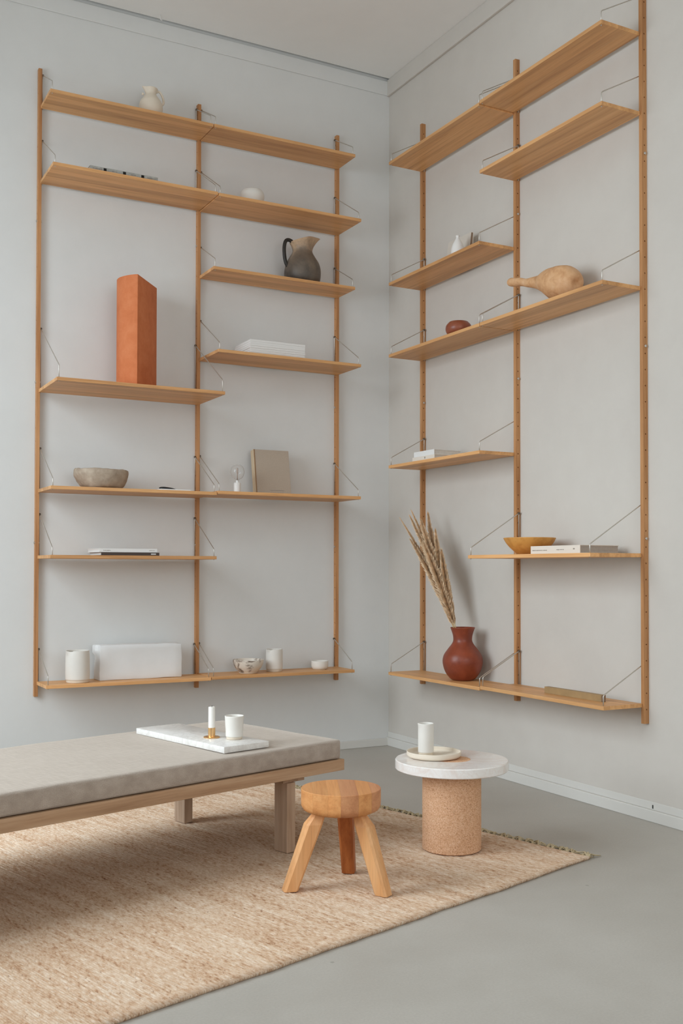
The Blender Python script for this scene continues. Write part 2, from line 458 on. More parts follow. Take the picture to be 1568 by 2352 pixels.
def wall_with_holes(name, fixed, span, holes, z1, axis):
    bm = bmesh.new(); a = span[0]
    def slab(u0, u1, v0, v1):
        if axis == 'x': box(bm, fixed[0], fixed[1], u0, u1, v0, v1)
        else: box(bm, u0, u1, fixed[0], fixed[1], v0, v1)
    for (u0, u1, v0, v1) in sorted(holes):
        slab(a, u0, 0, z1); slab(u0, u1, 0, v0); slab(u0, u1, v1, z1); a = u1
    slab(a, span[1], 0, z1)
    return struct(to_obj(name, bm, 'wall'))
wall_with_holes('wall_left', (XL - T, XL), (YF, 0), WIN, H, 'x')
wall_with_holes('wall_front', (YF - T, YF), (XL - T, 0), [FWIN], H, 'y')
def window(name, u0, u1, v0, v1, axis, mull):
    bm = bmesh.new(); f = 0.045
    def bar(a, b, c, d):
        if axis == 'x': box(bm, XL - 0.1, XL - 0.05, a, b, c, d, 0.004)
        else: box(bm, a, b, YF - 0.1, YF - 0.05, c, d, 0.004)
    bar(u0, u1, v0, v0 + f); bar(u0, u1, v1 - f, v1); bar(u0, u0 + f, v0, v1); bar(u1 - f, u1, v0, v1)
    for k in range(1, mull + 1):
        m = u0 + (u1 - u0) * k / (mull + 1); bar(m - 0.02, m + 0.02, v0, v1)
    m = v0 + (v1 - v0) * 0.68; bar(u0, u1, m - 0.02, m + 0.02)
    return struct(to_obj(name, bm, 'trim'))
window('window_1', *WIN[0], 'x', 1)
window('window_2', *WIN[1], 'x', 1)
window('fill_window', *FWIN, 'y', 2)

struct(to_obj('baseboard_back', B(XL, -0.0005, -0.014, 0.0, 0, 0.042, bev=0.003), 'trim'))
bb = struct(to_obj('baseboard_right', box(B(-0.016, 0, YF, -0.0005, 0, 0.046, bev=0.003), -0.006, 0, YF, -0.0005, 0.046, 0.077, bev=0.002), 'trim'))
to_obj('slot', B(-0.0072, -0.004, -2.0135, -2.0085, 0.0515, 0.0655), 'dark_gap', bb)
struct(to_obj('trim_1', B(XL, -0.001, -0.007, 0.0, 3.655, H - 0.008, bev=0.003), 'wall_cool_light'))
struct(to_obj('trim_2', B(-0.016, 0, YF, -0.001, 3.652, H - 0.0005, bev=0.003), 'wall'))

# ------------------------------------------------------------------ shelving: uprights
DU, WU = 0.0249, 0.0167
LX = [-1.9418, -1.1418, -0.3405]
RY = [-0.3705, -1.1726, -1.978]
def post_mesh(z0, z1):
    """square post, a row of peg holes sunk into both side faces; local x across, -y into the room"""
    bm = bmesh.new(); hw = WU / 2; yc = -DU / 2; r = 0.0033; pitch = 0.0637
    L = z1 - z0; n = int((L - 0.06) / pitch); st = (L - n * pitch) / 2
    V = bm.verts.new
    for sx in (-1, 1):
        x = sx * hw; zs = [0.0]
        hz = [st + pitch * k for k in range(n + 1)]
        for h in hz: zs += [h - 0.006, h + 0.006]
        zs.append(L)
        rows = [(V((x, 0, z)), V((x, -DU, z))) for z in zs]
        for i in range(len(rows) - 1):
            a, b = rows[i], rows[i + 1]
            if i % 2 == 0:
                bm.faces.new((a[0], a[1], b[1], b[0])); continue
            h = hz[i // 2]; ring = []; deep = []
            for k in range(8):
                an = PI / 8 + k * PI / 4
                ring.append(V((x, yc + r * math.cos(an), h + r * math.sin(an))))
                deep.append(V((x - sx * 0.0072, yc + r * math.cos(an), h + r * math.sin(an))))
            c = [b[0], b[1], a[1], a[0]]            # (+y,+z) (-y,+z) (-y,-z) (+y,-z)
            for q in range(4):
                bm.faces.new((c[q], ring[q * 2], ring[(q * 2 + 1) % 8]))
                bm.faces.new((c[q], ring[(q * 2 + 1) % 8], ring[(q * 2 + 2) % 8], c[(q + 1) % 4]))
            for k in range(8): bm.faces.new((ring[k], ring[(k + 1) % 8], deep[(k + 1) % 8], deep[k]))
            bm.faces.new(deep)
    def quad(*p): bm.faces.new([V(q) for q in p])
    quad((-hw, -DU, 0), (hw, -DU, 0), (hw, -DU, L), (-hw, -DU, L))
    quad((-hw, 0, 0), (hw, 0, 0), (hw, 0, L), (-hw, 0, L))
    quad((-hw, 0, L), (hw, 0, L), (hw, -DU, L), (-hw, -DU, L))
    quad((-hw, 0, 0), (hw, 0, 0), (hw, -DU, 0), (-hw, -DU, 0))
    bmesh.ops.remove_doubles(bm, verts=bm.verts[:], dist=1e-5)
    return bm
pL = post_mesh(0.381, 3.358)
ul = [('left', 'leftmost slim oak upright on the left wall, near the picture edge'),
      ('mid', 'middle slim oak upright on the left wall, between its two shelf bays'),
      ('right', 'right-hand slim oak upright on the left wall, nearest the corner')]
ur = ['slim oak upright on the right wall, nearest the corner, behind the dried grass',
      'middle slim oak upright on the right wall, behind the neck of the gourd',
      'rightmost slim oak upright on the right wall, running out of the top of the picture']
me_post = None; me_bolt = None
def upright(x, y, z0, rot, label):
    global me_post, me_bolt
    t = thing('shelf_upright', label, 'upright', (x, y, z0), rot, 'oak uprights of the wall shelving')
    if me_post is None:
        o = to_obj('post', pL, 'oak_post', t); me_post = o.data
        bmesh_b = bmesh.new()
        tube(bmesh_b, [(-WU / 2 - 0.005, -DU / 2, 0), (-WU / 2 - 0.004, -DU / 2, 0), (WU / 2 + 0.004, -DU / 2, 0), (WU / 2 + 0.005, -DU / 2, 0)], [0.004, 0.0055, 0.0055, 0.004], 10)
        s = to_obj('bolt', bmesh_b, 'steel', t, 'auto', (0, 0, 2.63 - z0)); me_bolt = s.data
        zs = (1.864, 1.104)
    else:
        link('post', me_post, t); zs = (2.63, 1.864, 1.104)
    for z in zs: link('bolt', me_bolt, t, (0, 0, z - z0))
    return t
for x, (_, lb) in zip(LX, ul): upright(x, 0, 0.381, 0, lb)
for y, lb in zip(RY, ur): upright(0, y, 0.378, -PI / 2, lb)

# ------------------------------------------------------------------ shelving: boards with rod brackets
TB = 0.0156
PIN = {0.2: 0.15, 0.265: 0.195, 0.367: 0.29}
BEND = {0.2: 0.04, 0.265: 0.034, 0.367: 0.056}
cache = {}
def shelf(wall, k, z, D, label):
    W = 0.8
    t = thing('wall_shelf', label, 'shelf', (LX[k], -DU, z) if wall == 'L' else (-DU, RY[k], z), 0 if wall == 'L' else -PI / 2, 'oak shelves of the wall shelving')
    if wall == 'R': W = RY[k] - RY[k + 1]
    else: W = LX[k + 1] - LX[k]
    key = (D, round(W, 4))
    if key not in cache:
        o = to_obj('board', B(0.0018, W - 0.0018, -D, -0.0006, -TB, 0, bev=0.0014), 'oak_board', t)
        cache[key] = o.data
    else: link('board', cache[key], t)
    for xb in (0.0127, W - 0.0127):
        if D not in cache:
            bm = bmesh.new(); hp, hf = PIN[D], BEND[D]; yb = DU / 2; yf = -(D - 0.009)
            tube(bm, fillet([(0, yb, -TB), (0, yb, hp), (0, yf, hf), (0, yf, -TB - 0.003)], 0.007), 0.0022, 8)
            b = to_obj('bracket', bm, 'steel', t, True, (xb, 0, 0))
            pm = bmesh.new(); tube(pm, [(-0.0045, yb, hp), (-0.003, yb, hp), (0.0035, yb, hp), (0.0055, yb, hp)], [0.004, 0.0052, 0.0052, 0.004], 10)
            p = to_obj('pin', pm, 'dark_steel', b, 'auto')
            cache[D] = (b.data, p.data)
        else:
            b = link('bracket', cache[D][0], t, (xb, 0, 0)); p = link('pin', cache[D][1], b)
    return t
ZS = {}
def sh(code, wall, k, z, D, label):
    ZS[code] = z; shelf(wall, k, z, D, label)
a, b, c = 0.2, 0.265, 0.367
sh('A1', 'L', 0, 3.182, a, 'top oak shelf in the left bay of the left wall, holding the white pitcher')
sh('A2', 'L', 1, 3.183, a, 'empty top oak shelf in the right bay of the left wall')
sh('B1', 'L', 0, 2.822, b, 'second oak shelf from top in the left bay, holding a grey magazine')
sh('B2', 'L', 1, 2.819, b, 'oak shelf under the empty top one, holding a low white bowl')
sh('C2', 'L', 1, 2.476, a, 'oak shelf on the left wall holding the dark clay jug')
sh('D2', 'L', 1, 2.054, b, 'oak shelf on the left wall holding the stack of white magazines')
sh('D1', 'L', 0, 1.830, c, 'deepest oak shelf, on the left wall, holding the tall orange block')
sh('E1', 'L', 0, 1.356, b, 'oak shelf on the left wall holding the rough stone bowl')
sh('E2', 'L', 1, 1.362, b, 'oak shelf on the left wall holding a bulb lamp and leaning book')
sh('F1', 'L', 0, 1.044, b, 'oak shelf holding two flat books, one with a dark spine')
sh('G1', 'L', 0, 0.452, a, 'lowest oak shelf of the left bay, holding the white block')
sh('G2', 'L', 1, 0.455, a, 'lowest oak shelf by the corner on the left wall, holding three small pots')
sh('RA1', 'R', 0, 3.112, a, 'empty top oak shelf on the right wall next to the corner')
sh('RA2', 'R', 1, 3.118, a, 'empty topmost oak shelf at upper right, rising to the picture edge')
sh('RB2', 'R', 1, 2.799, a, 'empty oak shelf on the right wall, below the topmost one at upper right')
sh('RC1', 'R', 0, 2.477, a, 'oak shelf on the right wall holding the little white bottle vase')
sh('RD1', 'R', 0, 2.101, a, 'oak shelf on the right wall holding the small brown bowl')
sh('RD2', 'R', 1, 2.102, a, 'oak shelf on the right wall holding the dried gourd')
sh('RE1', 'R', 0, 1.522, a, 'oak shelf on the right wall holding two small white books')
sh('RF2', 'R', 1, 1.046, b, 'oak shelf on the right wall holding the honey wood bowl')
sh('RG1', 'R', 0, 0.451, a, 'lowest oak shelf on the right wall, holding the red clay vase')
sh('RG2', 'R', 1, 0.457, a, 'lowest oak shelf at far right, holding the olive brown bar')

# ------------------------------------------------------------------ things on the shelves
def spout(bm, ang, zt, amt, drop, width=0.35, zr=0.03):
    """pull a pouring lip out of the rim"""
    for v in bm.verts:
        if v.co.z > zt - zr:
            d = (math.atan2(v.co.y, v.co.x) - ang + PI) % (2 * PI) - PI
            g = math.exp(-(d / width) ** 2) * ((v.co.z - zt + zr) / zr) ** 1.5
            r = math.hypot(v.co.x, v.co.y)
            if r > 1e-4:
                v.co.x += math.cos(ang) * amt * g; v.co.y += math.sin(ang) * amt * g
            v.co.z += drop * g
    return bm

# white bulbous pitcher, top shelf
t = thing('white_pitcher', 'bulbous off-white pitcher with small handle on the top left shelf', 'pitcher', (-1.431, -0.12, ZS['A1']))
bm = vessel([(0.036, 0), (0.05, 0.02), (0.058, 0.05), (0.053, 0.082), (0.036, 0.108), (0.027, 0.122), (0.028, 0.136), (0.034, 0.15)], 0.004)
spout(bm, PI * 1.02, 0.15, 0.012, 0.004)
to_obj('body', bm, 'cream', t, True)
hb = bmesh.new(); tube(hb, spline([(0.028, 0, 0.14), (0.042, -0.004, 0.144), (0.056, -0.008, 0.122), (0.062, -0.010, 0.092), (0.052, -0.008, 0.076)], 5), 0.0055, 10)
to_obj('handle', hb, 'cream', t, True)
to_obj('lug', lathe([(0, -0.006), (0.006, -0.003), (0.007, 0.002), (0.003, 0.008), (0, 0.009)], 14), 'cream', t, True, (-0.043, -0.012, 0.112), (0, -0.7, 0))

def flat_book(name, label, cat, loc, rot, L, Dp, th, cover, pages, spine_mat=None, prints=(), group=None, soft=False):
    """closed book lying flat; spine along local x at y = -Dp .. ; origin at centre of the spine's bottom edge"""
    t = thing(name, label, cat, loc, rot, group)
    ct = min(0.0022, th * 0.14)
    bm = bmesh.new()
    box(bm, -L / 2, L / 2, 0, Dp, th - ct, th, 0.0005); box(bm, -L / 2, L / 2, 0, Dp, 0, ct, 0.0005)
    to_obj('cover', bm, cover, t)
    to_obj('spine', B(-L / 2, L / 2, -0.002, 0.0012, 0.0002, th - 0.0002, bev=0.0006), spine_mat or cover, t)
    bm = bmesh.new(); n = 5 if not soft else 2; m = 0.0025 if not soft else 0.0006
    for k in range(n):
        z0 = ct + (th - 2 * ct) * k / n; z1 = ct + (th - 2 * ct) * (k + 1) / n
        j = 0.0006 * (k % 2); box(bm, -L / 2 + m + j, L / 2 - m - j, 0.001, Dp - m - j, z0 + 0.0001, z1 - 0.0001)
    to_obj('pages', bm, pages, t)
    for (x0, x1, z0, z1, mt) in prints:
        to_obj('spine_print', B(x0, x1, -0.0026, -0.0015, z0, z1), mt, t)
    return t

def dashes(x0, x1, zc, h, seed, mt='ink'):
    rnd = random.Random(seed); out = []; x = x0
    while x < x1 - 0.002:
        wd = rnd.uniform(0.0025, 0.006); hh = h * rnd.choice((0.7, 1, 1))
        out.append((x, min(x + wd, x1), zc - hh / 2, zc + hh / 2, mt)); x += wd + rnd.choice((0.0012, 0.0012, 0.003))
    return out

# grey magazine on the second shelf
pr = []
for xx in (-0.092, 0.0, 0.088): pr.append((xx - 0.007, xx + 0.007, 0.002, 0.022, 'black'))
pr += dashes(-0.15, -0.105, 0.014, 0.006, 2) + dashes(-0.06, -0.03, 0.014, 0.005, 3) + dashes(0.03, 0.06, 0.014, 0.006, 5) + dashes(0.11, 0.15, 0.014, 0.007, 6)
flat_book('grey_magazine', 'grey magazine with black blocks on its spine, near the shelf edge', 'magazine', (-1.603, -0.262, ZS['B1']), 0, 0.325, 0.22, 0.025, 'grey_cover', 'pages', 'grey_cover', pr)

# low white bowl
t = thing('white_bowl', 'low white bowl half hidden on the second shelf, right bay', 'bowl', (-0.912, -0.17, ZS['B2']))
to_obj('body', vessel([(0.034, 0), (0.052, 0.02), (0.061, 0.048), (0.06, 0.068), (0.052, 0.083)], 0.005), 'ceramic', t, True)
t.scale = (1, 1, 1)

# dark clay jug
t = thing('clay_jug', 'smoke-darkened clay jug with tall pale spout and black handle', 'jug', (-0.606, -0.128, ZS['C2']))
bm = vessel([(0.076, 0), (0.092, 0.022), (0.0965, 0.062), (0.088, 0.105), (0.068, 0.142), (0.054, 0.168), (0.0525, 0.19), (0.058, 0.215), (0.064, 0.235)], 0.005, 64, 5)
for v in bm.verts:
    z = v.co.z
    if z > 0.175:
        g = ((z - 0.175) / 0.06)
        k = v.co.x / 0.06
        v.co.z += 0.019 * g * max(-1.0, k)                        # slanted rim
        if k > 0: v.co.y *= 1 - 0.55 * min(1, k) ** 1.5 * min(1, g)
        d = max(0.0, k); v.co.x += 0.034 * g ** 1.3 * d ** 2 - 0.006 * g * max(0, -k)
to_obj('body', jitter(bm, 0.0022, 14, 2), 'smoked_clay', t, True)
hb = bmesh.new()
tube(hb, spline([(-0.05, 0, 0.212), (-0.078, 0, 0.224), (-0.098, 0, 0.215), (-0.106, 0, 0.18), (-0.104, 0, 0.135), (-0.097, 0, 0.104), (-0.086, 0, 0.085)], 5), 0.0095, 12)
to_obj('handle', hb, 'clay_black', t, True)

# stack of white magazines
zz = ZS['D2']; magn = ['topmost white magazine of the stack on the left wall', 'second white magazine from the top of the left-wall stack', 'third white magazine from the top of the left-wall stack',
    'fourth white magazine of the left-wall stack, in its middle', 'third white magazine from the bottom of the left-wall stack', 'second white magazine from the bottom of the left-wall stack', 'lowest white magazine of the left-wall stack, on the shelf']
for k in range(7):
    th = 0.0108; rnd = random.Random(k)
    flat_book('white_magazine', magn[6 - k], 'magazine', (-0.803 + rnd.uniform(-.0015, .0015), -0.25 + rnd.uniform(-.0015, .001), zz), rnd.uniform(-.006, .006), 0.305, 0.20, th, 'paper', 'paper', None, (), 'white magazines stacked on the left wall', True)
    zz += th

# tall orange block: half-round column with one flat face
t = thing('terracotta_block', 'tall orange terracotta block with a curved and a flat side', 'block', (-1.4685, -0.2035, ZS['D1'] + 0.0014))
N_, R__ = Vector((-1.547 + 1.4685, -0.30 + 0.2035)), Vector((-1.39 + 1.4685, -0.107 + 0.2035))
half = (N_ - R__) / 2; nd = Vector((-0.775, 0.63)).normalized()
poly = []
for k in range(25):
    an = PI * k / 24; p = half * math.cos(an) + nd * 0.148 * math.sin(an); poly.append((p.x, p.y))
to_obj('body', jitter(prism(bmesh.new(), poly, 0, 0.53, 0.003), 0.0012, 30, 4), 'terracotta', t, 'auto')

# rough stone bowl
t = thing('stone_bowl', 'rough hand-carved grey-brown stone bowl on the left wall', 'bowl', (-1.678, -0.16, ZS['E1']))
bm = vessel([(0.085, 0), (0.104, 0.012), (0.119, 0.04), (0.127, 0.07), (0.126, 0.088)], 0.014, 64, 6, 0.02)
for v in bm.verts:
    a_ = math.atan2(v.co.y, v.co.x)
    if abs(a_) > 2.2 and v.co.z < 0.06:
        g = (abs(a_) - 2.2) / 0.94; v.co.x += 0.028 * g * (1 - v.co.z / 0.06)
    v.co.y *= 0.92
to_obj('body', jitter(jitter(bm, 0.006, 13, 5), 0.0022, 60, 9), 'stone', t, True)

# white booklet with a dark stone on it
t = thing('thin_booklet', 'thin white booklet lying right of the stone bowl', 'booklet', (-1.352, -0.231, ZS['E1']), 0.02)
to_obj('cover', B(-0.075, 0.075, -0.055, 0.055, 0, 0.0022), 'paper', t)
to_obj('pages', B(-0.0745, 0.074, -0.054, 0.054, 0.0022, 0.0052), 'paper', t)
bm = bmesh.new(); bmesh.ops.create_uvsphere(bm, u_segments=24, v_segments=14, radius=1)
for v in bm.verts:
    x = v.co.x; v.co = Vector((x * 0.042, v.co.y * 0.024, max(0, (v.co.z + 0.75)) * 0.0095 * (1 - 0.55 * (x + 1) / 2)))
o = to_obj('black_pebble', bm, 'blackstone', None, True, (-1.376, -0.235, ZS['E1'] + 0.0054), (0, 0, 0.05))
tag(o, 'flat black tapering pebble lying on the thin white booklet', 'pebble')

# bare bulb lamp
t = thing('bulb_lamp', 'small table lamp: bare clear globe bulb on a white cylinder', 'lamp', (-0.986, -0.165, ZS['E2']))
to_obj('base', lathe([(0, 0), (0.0165, 0), (0.0178, 0.0012), (0.0178, 0.051), (0.016, 0.0535), (0, 0.0535)], 32), 'lamp_white', t, 'auto')
to_obj('socket', lathe([(0, 0.0535), (0.0065, 0.0535), (0.0065, 0.066), (0, 0.066)], 20), 'lamp_white', t, 'auto')
o = to_obj('bulb', lathe(spline([(0.007, 0.066), (0.012, 0.0705), (0.026, 0.080), (0.0345, 0.098), (0.0355, 0.112), (0.030, 0.131), (0.017, 0.1435), (0.0, 0.147)], 5), 40), 'glass', t, True)
md = o.modifiers.new('thickness', 'SOLIDIFY'); md.thickness = 0.0008
to_obj('filament', lathe([(0, 0.067), (0.004, 0.067), (0.0028, 0.082), (0.0024, 0.1), (0.0045, 0.104), (0.0045, 0.126), (0.002, 0.128), (0, 0.128)], 14), 'filament', o, True)

# leaning book
t = thing('leaning_book', 'large taupe book leaning upright against the left wall beside the bulb lamp', 'book', (-0.762, -0.118, ZS['E2']))
t.rotation_euler = (-0.17, 0, -0.02)
w2, hh, th = 0.098, 0.242, 0.034
to_obj('front_cover', B(-w2, w2, -0.003, 0, 0, hh, bev=0.001), 'cover_taupe', t)
to_obj('back_cover', B(-w2, w2, th - 0.003, th, 0, hh, bev=0.001), 'cover_taupe', t)
to_obj('spine', B(-w2 - 0.003, -w2 + 0.001, -0.003, th, 0, hh, bev=0.001), 'spine_sand', t)
to_obj('hinge', B(-w2 - 0.0005, -w2 + 0.005, -0.0042, -0.0028, 0, hh, bev=0.0005), 'hinge_brown', t)
to_obj('pages', B(-w2 + 0.002, w2 - 0.004, 0, th - 0.003, 0.003, hh - 0.004), 'pages', t)
bm = bmesh.new(); rnd = random.Random(4)
for row, zc in enumerate((0.026, 0.013)):
    x = -0.018
    while x < 0.056:
        wd = rnd.uniform(0.003, 0.007); box(bm, x, x + wd, -0.0036, -0.0028, zc - 0.0014, zc + 0.0014); x += wd + 0.0018
to_obj('cover_print', bm, 'ink', t)

# two books, one dark-spined
flat_book('dark_spined_book', 'flat book with a dark brown spine and small white label', 'book', (-1.566, -0.272, ZS['F1']), 0.0, 0.278, 0.20, 0.0145, 'cover_dark', 'paper', 'cover_dark', [(0.098, 0.122, 0.005, 0.0098, 'paper')])
flat_book('white_book', 'white book lying on the dark-spined book', 'book', (-1.575, -0.270, ZS['F1'] + 0.0146), 0.012, 0.277, 0.20, 0.0175, 'paper', 'paper', 'paper', dashes(-0.12, -0.085, 0.009, 0.003, 8) + dashes(0.10, 0.125, 0.009, 0.0025, 9))

# white pitcher on the lowest shelf
def cyl_pitcher(name, label, loc, r, h, ang):
    t = thing(name, label, 'pitcher', loc)
    bm = vessel([(r * 0.93, 0.012), (r * 0.99, 0.016), (r, 0.024), (r, h * 0.5), (r * 0.985, h * 0.85), (r * 0.955, h)], 0.0042, 72, 6, 0.016)
    spout(bm, ang, h, r * 0.20, -r * 0.02, 0.20, h * 0.16)
    for v in bm.verts:      # pinch the lip beside the spout
        if v.co.z > h * 0.9:
            d = abs((math.atan2(v.co.y, v.co.x) - ang + PI) % (2 * PI) - PI)
            if 0.22 < d < 0.5: v.co.z -= 0.003 * (v.co.z - h * 0.9) / (h * 0.1)
    to_obj('body', bm, 'ceramic', t, True)
    to_obj('foot_ring', lathe([(0, 0), (r * 0.88, 0), (r * 0.93, 0.003), (r * 0.93, 0.0125), (r * 0.85, 0.0135), (0, 0.0135)], 56), 'ceramic_raw', t, 'auto')
    return t
cyl_pitcher('cylinder_pitcher', 'tall white cylindrical pitcher with pinched spout beside the white block', (-1.779, -0.15, ZS['G1']), 0.0555, 0.148, PI * 1.12)
cyl_pitcher('cream_pitcher', 'white cylindrical creamer with pinched spout right of the mottled bowl', (-0.757, -0.118, ZS['G2']), 0.0435, 0.114, PI * 1.12)

# white block
t = thing('plaster_block', 'long white plaster-like block with chipped edges on the lowest shelf', 'block', (-1.4675, -0.06, ZS['G1']))
bm = B(-0.205, 0.205, -0.075, 0.02, 0, 0.166, bev=0.006, seg=2)
bmesh.ops.subdivide_edges(bm, edges=[e for e in bm.edges if e.calc_length() > 0.05], cuts=9, use_grid_fill=True)
for v in bm.verts:
    if v.co.x < -0.17 and v.co.y > -0.03 and v.co.z > 0.118: v.co.x -= 0.010
jitter(jitter(bm, 0.004, 11, 3), 0.0022, 45, 7)
for v in bm.verts: v.co.z = max(v.co.z, 0.0)
to_obj('body', bm, 'plaster', t, 'auto')

# mottled bowl and small dish
t = thing('mottled_bowl', 'small cream bowl with brown mottled glaze on the lowest shelf', 'bowl', (-0.91, -0.135, ZS['G2']))
bm = vessel([(0.046, 0.004), (0.056, 0.014), (0.070, 0.034), (0.077, 0.054), (0.0785, 0.068)], 0.0035, 56, 5, 0.010)
to_obj('body', jitter(bm, 0.002, 16, 6), 'speckled', t, True)
to_obj('foot_ring', lathe([(0, 0), (0.043, 0), (0.047, 0.002), (0.047, 0.0065), (0, 0.0065)], 40), 'ceramic_raw', t, 'auto')
t = thing('small_dish', 'small plain white dish at the corner end of the lowest shelf', 'dish', (-0.495, -0.12, ZS['G2']))
to_obj('body', vessel([(0.036, 0.004), (0.041, 0.008), (0.0445, 0.020), (0.0445, 0.044)], 0.0035, 48, 5, 0.009), 'ceramic', t, True)
to_obj('foot_ring', lathe([(0, 0), (0.034, 0), (0.037, 0.002), (0.037, 0.006), (0, 0.006)], 40), 'ceramic_raw', t, 'auto')

# ---- right wall
t = thing('bottle_vase', 'little white bottle vase with narrow neck in front of a standing book', 'vase', (-0.135, -0.872, ZS['RC1']))
to_obj('body', vessel([(0.026, 0), (0.032, 0.012), (0.033, 0.045), (0.027, 0.072), (0.016, 0.094), (0.0095, 0.106), (0.0085, 0.113), (0.0105, 0.119)], 0.002), 'lamp_white', t, True)
t = thing('standing_book', 'pale book with brown edge standing behind the little bottle vase', 'book', (-0.062, -0.774, ZS['RC1']), -PI / 2)
bm = bmesh.new()   # local x toward the camera side, -y into the room
w2, hh = 0.098, 0.152
def wedge(y0b, y1b, y0t, y1t, x0, x1, h):
    b2 = bmesh.new()
    vs = [b2.verts.new(p) for p in ((x0, y0b, 0), (x1, y0b, 0), (x1, y1b, 0), (x0, y1b, 0), (x0, y0t, h), (x1, y0t, h), (x1, y1t, h), (x0, y1t, h))]
    for f in ((0, 3, 2, 1), (4, 5, 6, 7), (0, 1, 5, 4), (1, 2, 6, 5), (2, 3, 7, 6), (3, 0, 4, 7)): b2.faces.new([vs[i] for i in f])
    return b2
to_obj('front_cover', wedge(-0.016, -0.0135, 0.006, 0.0085, -w2, w2, hh), 'cover_pale', t)
to_obj('pages', wedge(-0.0135, 0.010, 0.0085, 0.018, -w2 + 0.002, w2 - 0.001, hh - 0.002), 'brown_edge', t)
to_obj('back_cover', wedge(0.010, 0.0125, 0.018, 0.0205, -w2, w2, hh), 'cover_white', t)

t = thing('brown_bowl', 'small squat reddish brown bowl on the right wall', 'bowl', (-0.155, -0.908, ZS['RD1']))
to_obj('body', vessel([(0.04, 0), (0.054, 0.010), (0.0625, 0.028), (0.060, 0.048), (0.047, 0.064)], 0.005, 56), 'brown_clay', t, True)

# gourd
pa, pb = Vector((-0.12, -1.712, 2.166)), Vector((-0.125, -1.262, 2.279))
ax = (pb - pa); LG = ax.length
prof = spline([(0.0, 0.004), (0.026, 0.0), (0.046, 0.012), (0.064, 0.042), (0.0715, 0.085), (0.0705, 0.125), (0.061, 0.168), (0.044, 0.210), (0.029, 0.250), (0.0215, 0.290), (0.0185, 0.34), (0.0180, 0.40), (0.0185, LG - 0.02), (0.0165, LG - 0.006), (0.012, LG - 0.001), (0.0, LG)], 5)
bm = lathe([(max(r, 0), z) for r, z in prof], 48)
jitter(bm, 0.006, 16, 8)
for c_, rad, dep in ((Vector((-0.038, -0.042, 0.055)), 0.022, 0.012), (Vector((-0.01, -0.06, 0.02)), 0.02, 0.008), (Vector((-0.058, -0.02, 0.03)), 0.016, 0.008)):
    for v in bm.verts:
        d = (v.co - c_).length
        if d < rad * 2: v.co -= Vector((v.co.x, v.co.y, 0)).normalized() * dep * math.exp(-(d / rad) ** 2 * 1.5)
o = to_obj('dried_gourd', bm, 'gourd', None, True)
o.rotation_mode = 'QUATERNION'; o.rotation_quaternion = ax.to_track_quat('Z', 'Y'); o.location = pa
tag(o, 'tan bottle gourd lying on its side, neck pointing at the corner', 'gourd')

flat_book('small_white_book', 'lower of two small white books on the right wall', 'book', (-0.213, -0.688, ZS['RE1']), -PI / 2, 0.20, 0.16, 0.020, 'cover_white', 'pages', 'cover_white', [(0.012, 0.02, 0.006, 0.015, 'ink')])
flat_book('small_white_book', 'upper of two small white books on the right wall', 'book', (-0.203, -0.679, ZS['RE1'] + 0.0202), -PI / 2 + 0.02, 0.178, 0.16, 0.027, 'paper', 'pages', 'paper')

t = thing('wooden_bowl', 'wide honey-coloured wooden bowl on the right wall', 'bowl', (-0.16, -1.449, ZS['RF2']))
to_obj('body', vessel([(0.042, 0), (0.056, 0.006), (0.082, 0.028), (0.101, 0.050), (0.1125, 0.071)], 0.005, 64), 'bowl_wood', t, True)
flat_book('thick_white_book', 'thick white book with fine lettering on its spine beside the wooden bowl', 'book', (-0.252, -1.726, ZS['RF2']), -PI / 2, 0.304, 0.20, 0.0325, 'cover_white', 'grey_pages', 'cover_white',
          dashes(-0.14, -0.045, 0.0145, 0.0034, 21) + dashes(0.012, 0.06, 0.0155, 0.0034, 22) + dashes(0.112, 0.124, 0.018, 0.005, 23))

# red clay vase
t = thing('clay_vase', 'round-bellied red clay vase with flared neck on the lowest right shelf', 'vase', (-0.12, -0.89, ZS['RG1']))
VP = [(0.044, 0), (0.062, 0.010), (0.0845, 0.042), (0.096, 0.085), (0.0905, 0.120), (0.069, 0.152), (0.0535, 0.172), (0.0455, 0.190), (0.0465, 0.212), (0.0525, 0.234), (0.0595, 0.252)]
to_obj('body', vessel(VP, 0.005, 64), 'red_clay', t, True)
# dried grass: every stalk its own thing
mouth = Vector((-0.146, -0.855, ZS['RG1'] + 0.25)); foot = Vector((-0.112, -0.912, ZS['RG1'] + 0.05))
# tip (y, z, x), plume length, plume width
tips = [(-0.444, 1.233, -0.19, 0.40, 0.006), (-0.550, 1.241, -0.20, 0.42, 0.011), (-0.471, 1.271, -0.14, 0.40, 0.008), (-0.636, 1.214, -0.19, 0.46, 0.017),
        (-0.603, 1.254, -0.13, 0.42, 0.014), (-0.701, 1.163, -0.15, 0.40, 0.013), (-0.785, 1.060, -0.17, 0.36, 0.012), (-0.560, 1.120, -0.20, 0.42, 0.013), (-0.711, 1.097, -0.22, 0.42, 0.015)]
lbl = ['dried grass stalk leaning farthest left, with a thin pointed plume', 'soft grass plume rising second from the left of the bunch', 'thin pointed grass plume that reaches the highest, third from the left',
       'thick grass plume in front of the oak upright, middle of the bunch', 'broad grass plume standing free at the upper right of the bunch', 'grass plume just right of the broad upper right one',
       'lowest grass plume along the right edge of the bunch', 'short front grass plume at the left edge of the bunch', 'short front grass plume in the centre of the bunch']
